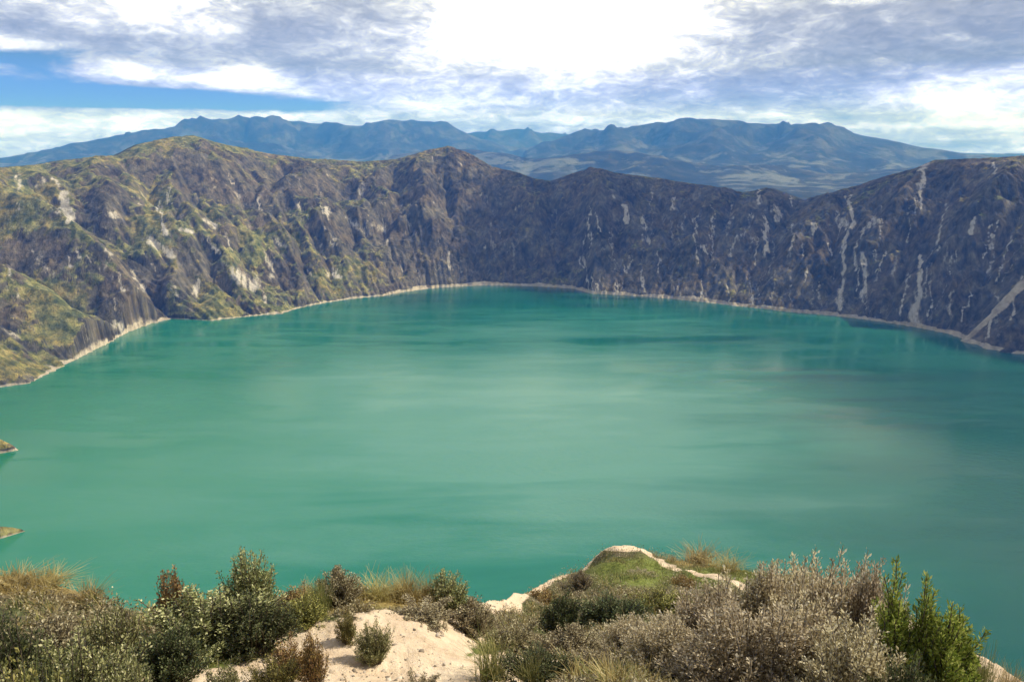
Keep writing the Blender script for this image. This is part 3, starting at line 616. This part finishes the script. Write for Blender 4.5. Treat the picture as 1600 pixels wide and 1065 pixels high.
LOW = [(0, 0, .2, .32, .5), (-.3, .05, .15, .22, .4), (.3, 0, .16, .2, .45), (0, -.25, .12, .25, .35)]
proto = {
 'olive_c': shrub_mesh('olive', 21, TALL, 150, 60, .034, .016),
 'pale_a': shrub_mesh('pale', 1, WIDE, 360, 90, .026, .012), 'pale_b': shrub_mesh('pale', 2, ROUND, 340, 90, .026, .012), 'pale_c': shrub_mesh('pale', 3, TALL, 300, 90, .026, .012),
 'green_a': shrub_mesh('green', 4, SPIRE, 520, 130, .030, .011, 'spire'),
 'grey_a': shrub_mesh('grey', 5, ROUND, 170, 64, .032, .017), 'grey_b': shrub_mesh('grey', 6, WIDE, 170, 64, .032, .017), 'grey_c': shrub_mesh('grey', 7, TALL, 150, 64, .032, .016),
 'rust_a': shrub_mesh('rust', 8, TALL, 130, 34, .045, .020), 'rust_b': shrub_mesh('rust', 9, LOW, 120, 34, .045, .020),
 'olive_a': shrub_mesh('olive', 10, ROUND, 140, 56, .034, .017), 'olive_b': shrub_mesh('olive', 11, WIDE, 140, 56, .034, .015),
 'brown_a': shrub_mesh('brown', 12, ROUND, 150, 56, .032, .018), 'brown_b': shrub_mesh('brown', 13, LOW, 150, 56, .032, .018),
 'dark_a': shrub_mesh('dark', 14, ROUND, 170, 64, .034, .018), 'dark_b': shrub_mesh('dark', 15, WIDE, 170, 64, .034, .018)}
rg = np.random.default_rng(20)
for k_, (n_, rd, lean) in {'tuft_a': (420, .25, .7), 'tuft_b': (300, .32, 1.0)}.items():
    V, Fc = blades(n_, rg, rd, 1.0, .016, lean); proto[k_] = (raw_mesh('straw_blades', V, Fc, M_leaf['straw']),)
    V, Fc = blades(n_, rg, rd, 1.0, .018, lean); proto[k_.replace('tuft', 'sward')] = (raw_mesh('green_blades', V, Fc, M_leaf['turf']),)
def ground_at(u, v, D):
    a = azd(u, v); x, y = D*math.sin(a), D*math.cos(a); return x, y, float(near_z(x, y))
def plant(kind, u, D, vtop, wpx, label, cat, group=None, name='shrub', depth=1.0, rot=None):
    """one plant: column u, distance D from the viewpoint, top at row vtop, wpx wide in the photograph"""
    x, y, z = ground_at(u, min(vtop+60, 1050), D); top_ = at_dist(u, vtop, D)[2]-CAMZ
    h = max(.12, (top_-z+.03)*(1.09 if kind[:4] == 'pale' else 1.13 if kind[:4] in ('dark', 'grey') else 1.06)); wd = wpx/F*math.hypot(D, z)
    root = bpy.data.objects.new(name, None); COL.objects.link(root)
    root.location = (x, y, z+CAMZ-.03); root.rotation_euler = (0, 0, rnd.uniform(-.35, .35) if rot is None else rot)
    root.scale = (wd, wd*depth, h); root.empty_display_size = .1
    root['label'] = label; root['category'] = cat
    if group: root['group'] = group
    ms = proto[kind]; parts = ('branches', 'foliage') if len(ms) == 2 else ('blades',)
    for pn, me in zip(parts, ms):
        c_ = bpy.data.objects.new(pn, me); COL.objects.link(c_); c_.parent = root
    return root
rnd = random.Random(5)
PL = [
#  right: the pale thicket and the green bush
 ('pale_b', 1110, 7.6, 908, 190, 'wide pale grey bush at the left end of the dry thicket', 'shrub'),
 ('pale_c', 1205, 8.2, 884, 120, 'pale bush with a whitish tip, second from left along the dry thicket', 'shrub'),
 ('pale_b', 1290, 7.7, 862, 170, 'tallest pale dry bush in the middle of the thicket', 'shrub'),
 ('pale_c', 1365, 7.9, 884, 120, 'pale bush standing right against the bright green feathery bush', 'shrub'),
 ('pale_a', 1190, 6.6, 950, 260, 'low wide pale bush at the bottom edge in front of the dry thicket', 'shrub'),
 ('pale_b', 1340, 6.5, 955, 190, 'rounded pale bush at the bottom edge, left of the foot of the green feathery bush', 'shrub'),
 ('pale_b', 1040, 6.8, 960, 150, 'pale bush at the bottom edge, lowest left of the dry thicket', 'shrub'),
 ('pale_b', 1245, 8.6, 860, 150, 'pale bush at the back of the thicket between its whitish tip and its tallest bush', 'shrub'),
 ('pale_a', 1165, 8.0, 898, 170, 'bushy pale shrub at the back left of the thicket below the trail', 'shrub'),
 ('pale_b', 1330, 8.4, 866, 140, 'pale bush at the back of the thicket, right of its tallest bush', 'shrub'),
 ('pale_b', 1400, 7.3, 915, 110, 'pale bush half hidden behind the left foot of the green feathery bush', 'shrub'),
 ('pale_b', 1255, 7.0, 925, 200, 'broad silvery bush in the centre of the dry thicket', 'shrub'),
 ('green_a', 1452, 7.2, 914, 158, 'bright green feathery bush with upright spires at the right end of the thicket', 'bush'),
 ('dark_a', 1420, 6.3, 1020, 120, 'small dark bush at the foot of the green feathery bush', 'shrub'),
#  left
 ('grey_c', 392, 8.8, 862, 105, 'tall grey-green shrub with a pointed brownish tip, highest on the left side', 'shrub'),
 ('grey_b', 330, 8.2, 925, 190, 'broad grey-green shrub below the tall pointed one', 'shrub'),
 ('rust_a', 272, 8.8, 888, 85, 'reddish brown shrub standing left of the tall pointed grey-green shrub', 'shrub'),
 ('dark_b', 400, 7.9, 935, 130, 'dark green shrub just above the left rim of the bare sand', 'shrub'),
 ('dark_a', 265, 7.2, 975, 130, 'dark rounded shrub in the shade below the reddish brown one', 'shrub'),
 ('grey_a', 175, 8.2, 935, 120, 'grey-green shrub below the right end of the golden grass mound', 'shrub'),
 ('brown_a', 70, 8.8, 955, 150, 'brown heathy shrub under the golden grass mound at the left edge', 'shrub'),
 ('dark_b', 10, 7.8, 968, 130, 'dark shrub cut by the left edge below the golden grass mound', 'shrub'),
 ('grey_b', 110, 7.0, 1000, 170, 'grey-green bush low on the left side above the green turf', 'shrub'),
 ('olive_b', 20, 6.3, 1010, 150, 'olive green bush in the bottom left corner', 'shrub'),
 ('grey_a', 190, 6.2, 1015, 110, 'small grey-green bush on the bottom edge left of the sand', 'shrub'),
 ('grey_a', 345, 5.9, 1030, 80, 'small grey-green plant on the bottom edge in the left part of the sand', 'shrub'),
#  centre
 ('rust_b', 475, 9.0, 900, 80, 'rusty shrub behind the left shoulder of the bare sand', 'shrub'),
 ('brown_a', 525, 9.2, 880, 95, 'brown-topped rounded shrub on the skyline behind the bare sand', 'shrub'),
 ('olive_a', 480, 8.5, 925, 90, 'yellow-green shrub between the dark shrubs and the bare sand', 'shrub'),
 ('grey_c', 700, 9.6, 895, 95, 'grey twiggy shrub where the water meets the right end of the dry grass', 'shrub'),
 ('brown_b', 660, 8.8, 935, 130, 'low brown heath plant along the upper right rim of the bare sand', 'shrub'),
 ('brown_a', 735, 9.2, 930, 90, 'brown shrub at the low gap between the sand and the trail ridge', 'shrub'),
 ('olive_a', 543, 7.7, 950, 42, 'tiny olive plant perched on the top edge of the bare sand', 'plant'),
 ('rust_a', 490, 6.4, 985, 55, 'small reddish plant growing on the bare sand', 'plant'),
 ('grey_b', 585, 7.3, 972, 60, 'small grey-green plant on the upper part of the bare sand, beside the tiny olive one', 'plant'),
 ('olive_b', 425, 6.4, 1015, 80, 'low olive plant on the left part of the bare sand', 'plant'),
 ('rust_b', 455, 7.0, 975, 70, 'low rusty plant at the upper left rim of the bare sand', 'plant'),
 ('brown_b', 655, 6.0, 1040, 80, 'low brown plant on the lower part of the bare sand', 'plant'),
 ('rust_b', 540, 5.8, 1045, 50, 'low rusty plant on the bottom edge below the bare sand', 'plant'),
#  between the sand and the thicket
 ('brown_b', 800, 9.5, 955, 120, 'brown shrub on the slope just below the start of the pale trail', 'shrub'),
 ('dark_a', 880, 11.5, 925, 90, 'dark shrub in the hollow below the trail ridge', 'shrub'),
 ('dark_b', 960, 11.5, 935, 110, 'wide dark green shrub in the hollow under the bare hump of the trail', 'shrub'),
 ('brown_a', 890, 8.8, 975, 120, 'brown twiggy shrub in the middle of the slope below the hollow', 'shrub'),
 ('pale_b', 985, 8.2, 960, 110, 'pale twiggy shrub between the brown slope and the dry thicket', 'shrub'),
 ('dark_b', 850, 6.5, 1020, 130, 'dark shrub on the bottom edge right of the green turf', 'shrub'),
 ('brown_b', 950, 6.5, 1010, 130, 'brown shrub on the bottom edge left of the dry thicket', 'shrub'),
 ('olive_b', 1030, 14, 915, 90, 'olive shrub on the near side of the trail ridge beside the dry thicket', 'shrub'),
 ('brown_a', 905, 19, 888, 45, 'small brown shrub on the shoulder of the trail left of its bare hump', 'shrub'),
 ('rust_b', 850, 16, 912, 60, 'low rusty shrub on the left slope of the trail ridge', 'shrub'),
 ('olive_a', 960, 22, 880, 40, 'small olive shrub on the green turf just below the bare hump of the trail', 'shrub'),
 ('brown_b', 1000, 20, 893, 50, 'small brown shrub on the right side of the green knoll', 'shrub'),
 ('grey_a', 925, 20.5, 898, 36, 'small grey-green shrub on the left side of the green knoll', 'shrub'),
 ('rust_b', 1065, 19, 890, 46, 'low rusty shrub just below the pale trail, right of the green knoll', 'shrub'),
]
for row in PL: plant(*row)
TU = [('tuft_a', 30, 12.6, 897, 80, 'golden grass tussock on the mound at the left edge'), ('tuft_a', 82, 12.4, 902, 80, 'golden grass tussock on the right part of the left mound'),
 ('tuft_a', 140, 11.6, 912, 60, 'golden grass tussock at the right foot of the left mound'), ('tuft_b', 590, 9.4, 900, 60, 'dry grass tussock directly right of the brown-topped shrub on the skyline'),
 ('tuft_a', 635, 9.5, 896, 60, 'tallest dry grass tussock on the skyline behind the sand'), ('sward_a', 500, 8.8, 905, 50, 'green grass tussock behind the left shoulder of the sand'),
 ('tuft_b', 670, 9.6, 898, 45, 'dry grass tussock beside the grey twiggy shrub'), ('tuft_a', 1090, 23.6, 858, 70, 'golden grass patch on the trail ridge right of its bare hump'),
 ('tuft_b', 1135, 22.6, 866, 50, 'golden grass clump on the trail ridge close behind the thicket'), ('sward_b', 770, 7.0, 990, 70, 'green grass clump right of the bare sand'),
 ('sward_a', 835, 6.4, 1025, 60, 'green grass clump lower right of the sand beside a dark shrub'), ('sward_b', 60, 6.0, 1030, 80, 'green grass clump beside the olive bush in the bottom left corner'),
 ('sward_a', 1540, 8.5, 1010, 45, 'small grass clump at the right foot of the green feathery bush'), ('tuft_a', 1585, 10, 1040, 40, 'straw-coloured grass clump on the trail in the bottom right corner')]
for k_, u, D, vt, wp, lb in TU: plant(k_, u, D, vt, wp, lb, 'grass tussock', None, 'grass_tussock')
# turf and low cover that nobody could count
rg = np.random.default_rng(33)
n = 60000
a = rg.uniform(-.78, .78, n); D = 5.0+21*rg.random(n)**1.7; x, y = D*np.sin(a), D*np.cos(a); z = near_z(x, y)
De = smooth_interp(a, E_az, E_d); s0, g0, d0 = near_mask(x, y, z)
keep = (D < De+.6) & (s0 < .35+.15*rg.random(n)); x, y, z, D, g0, d0 = (q[keep] for q in (x, y, z, D, g0, d0))
clump = fbm(x/.7, y/.7, 3, 300) > -.12; x, y, z, D, g0, d0 = (q[clump] for q in (x, y, z, D, g0, d0))
sc = np.clip(D/9, .8, 2.2)
def cover(name, sel, mat, h, wd, per, label_kind):
    o_ = np.stack([x[sel], y[sel], z[sel]+CAMZ-.01], 1); o_ = np.repeat(o_, per, 0); s_ = np.repeat(sc[sel], per)
    o_[:, :2] += rg.normal(size=(len(o_), 2))*.035*s_[:, None]; cl_ = np.clip(1+2.2*fbm(o_[:, 0]/.45, o_[:, 1]/.45, 2, 310), .35, 2.6)
    V, Fc = blades(len(o_), rg, 1, h*cl_, wd, 1.0, origin=o_)
    ob = bpy.data.objects.new(name, raw_mesh(name, V, Fc, mat)); COL.objects.link(ob); ob['kind'] = 'stuff'
r_ = rg.random(len(x))
cover('dry_grass', (d0 > .3) | ((g0 < .3) & (r_ < .22)), M_leaf['straw'], .16, .014, 6, 0)
cover('grass', (g0 > .3) | ((d0 < .3) & (r_ > .22) & (r_ < .45)), M_leaf['turf'], .13, .016, 6, 0)
sel = (g0 < .6) & (d0 < .7) & (r_ > .40)
o_ = np.stack([x[sel], y[sel], z[sel]+CAMZ], 1); per = 14; o_ = np.repeat(o_, per, 0); s_ = np.repeat(sc[sel], per)[:, None]
off = rg.normal(size=o_.shape)*np.array((.06, .06, .05))*s_; off[:, 2] = np.abs(off[:, 2]); 
V, Fc = leaves(o_+off, rg.normal(size=o_.shape)+(0, 0, .8), .045, .024, rg)
half = len(Fc)//2
ob = bpy.data.objects.new('ground_cover', raw_mesh('ground_cover', V, Fc, M_leaf['brown'])); COL.objects.link(ob); ob['kind'] = 'stuff'
# gravel on the bare sand
n = 9000; a = rg.uniform(-.5, .75, n); D = 5+20*rg.random(n)**2.2; x, y = D*np.sin(a), D*np.cos(a); z = near_z(x, y); s0, g0, d0 = near_mask(x, y, z)
k_ = (s0 > .5) & (D < smooth_interp(a, E_az, E_d)+.3) & (perlin(x/.5, y/.5, 320) > -.25); x, y, z = x[k_], y[k_], z[k_]; n = len(x)
cube = np.array([(-1, -1, -1), (1, -1, -1), (1, 1, -1), (-1, 1, -1), (-1, -1, 1), (1, -1, 1), (1, 1, 1), (-1, 1, 1)], float)*.5
sz_ = .012+.05*rg.random(n)**5+.012*rg.random(n); V = cube[None]*sz_[:, None, None]*rg.uniform(.6, 1.3, (n, 8, 1))*np.array((1.2, 1, .7)); V[:, 4:, :2] *= .6
th_ = rg.uniform(0, 6.28, n); c_, s_ = np.cos(th_)[:, None], np.sin(th_)[:, None]; V = np.stack([V[..., 0]*c_-V[..., 1]*s_, V[..., 0]*s_+V[..., 1]*c_, V[..., 2]], -1)+np.stack([x, y, z+CAMZ], -1)[:, None]
fq = np.array([(0, 3, 2, 1), (4, 5, 6, 7), (0, 1, 5, 4), (1, 2, 6, 5), (2, 3, 7, 6), (3, 0, 4, 7)]); Fc = (np.arange(n)[:, None, None]*8+fq[None]).reshape(-1, 4)
m_st, t, b = new_mat('gravel_stone', .9, .2); g = t.node('ShaderNodeNewGeometry'); t.l.new(t.ramp(g.outputs['Random Per Island'], [(0, (.12, .10, .08)), (.5, (.34, .28, .22)), (1, (.60, .52, .43))]), b.inputs['Base Color'])
ob = bpy.data.objects.new('gravel', raw_mesh('gravel', V.reshape(-1, 3), Fc, m_st)); COL.objects.link(ob); ob['kind'] = 'stuff'
print('foreground', time.time()-T0)

# ------------------------------------------------------------------ low clouds beyond the right of the frame, shading the wall
m_cl, t, b = new_mat('cloud_vapour', 1.0, 0.0)
mo = m_cl.node_tree.nodes['Material Output']; tr = t.node('ShaderNodeBsdfTranslucent'); tr.inputs[0].default_value = (.9, .9, .92, 1); tp = t.node('ShaderNodeBsdfTransparent')
b.inputs['Base Color'].default_value = (.85, .86, .88, 1)
mx = t.node('ShaderNodeMixShader'); mx.inputs[0].default_value = .5; t.l.new(b.outputs[0], mx.inputs[1]); t.l.new(tr.outputs[0], mx.inputs[2])
lw = t.node('ShaderNodeLayerWeight'); lw.inputs[0].default_value = .35
mx2 = t.node('ShaderNodeMixShader'); t.l.new(t.maprange(lw.outputs[1], 0.2, 0.9, 0.15, 1.0), mx2.inputs[0]); t.l.new(mx.outputs[0], mx2.inputs[1]); t.l.new(tp.outputs[0], mx2.inputs[2]); t.l.new(mx2.outputs[0], mo.inputs[0])
bmc = bmesh.new()
for i, (x0_, y0_, r0_, hh_) in enumerate(((1560, 1050, 500, 210), (1500, 1750, 600, 230), (1100, 2230, 520, 170), (640, 2420, 470, 140), (250, 2460, 400, 120), (-60, 2480, 300, 100), (1620, 1400, 560, 230), (1500, 500, 400, 120), (900, 2600, 450, 120), (400, 2900, 450, 120), (900, 2950, 450, 120), (30, 2850, 350, 100))):
    g_ = bmesh.ops.create_icosphere(bmc, subdivisions=5, radius=1.0); c_ = Vector((x0_, y0_, 0))+sv/sv.z*2500
    vsx = np.array([v_.co[:] for v_ in g_['verts']])
    f_ = 1+0.22*fbm(vsx[:, 0]*2+i*9, vsx[:, 1]*2+vsx[:, 2]*2, 4, 400+i, 0.55)
    for v_, k_ in zip(g_['verts'], f_):
        q_ = v_.co*float(k_); v_.co = Vector((c_.x+q_.x*r0_, c_.y+q_.y*r0_, c_.z+(q_.z*hh_ if q_.z > 0 else q_.z*hh_*.35)))
mc_ = bpy.data.meshes.new('clouds'); bmc.to_mesh(mc_); bmc.free(); mc_.materials.append(m_cl); mc_.polygons.foreach_set('use_smooth', [True]*len(mc_.polygons))
oc_ = bpy.data.objects.new('clouds', mc_); COL.objects.link(oc_); oc_['kind'] = 'stuff'

# ------------------------------------------------------------------ haze
hm = bpy.data.materials.new('haze_air'); hm.use_nodes = True; hn = hm.node_tree; hn.nodes.clear()
ho = hn.nodes.new('ShaderNodeOutputMaterial'); pv = hn.nodes.new('ShaderNodeVolumePrincipled'); hn.links.new(pv.outputs[0], ho.inputs['Volume'])
pv.inputs['Density'].default_value = 1.35e-4; pv.inputs['Color'].default_value = (.045, .205, .90, 1); pv.inputs['Absorption Color'].default_value = (1, 1, 1, 1); pv.inputs['Anisotropy'].default_value = 0.0
hb = bpy.data.meshes.new('haze'); L = 22500; z0, z1 = -120, 1500
vs = [(x, y, z) for z in (z0, z1) for x, y in ((-L, -L), (L, -L), (L, L), (-L, L))]
hb.from_pydata(vs, [], [(3, 2, 1, 0), (4, 5, 6, 7), (0, 1, 5, 4), (1, 2, 6, 5), (2, 3, 7, 6), (3, 0, 4, 7)]); hb.materials.append(hm)
hz = bpy.data.objects.new('haze', hb); COL.objects.link(hz); hz['kind'] = 'stuff'
print('done', time.time()-T0)
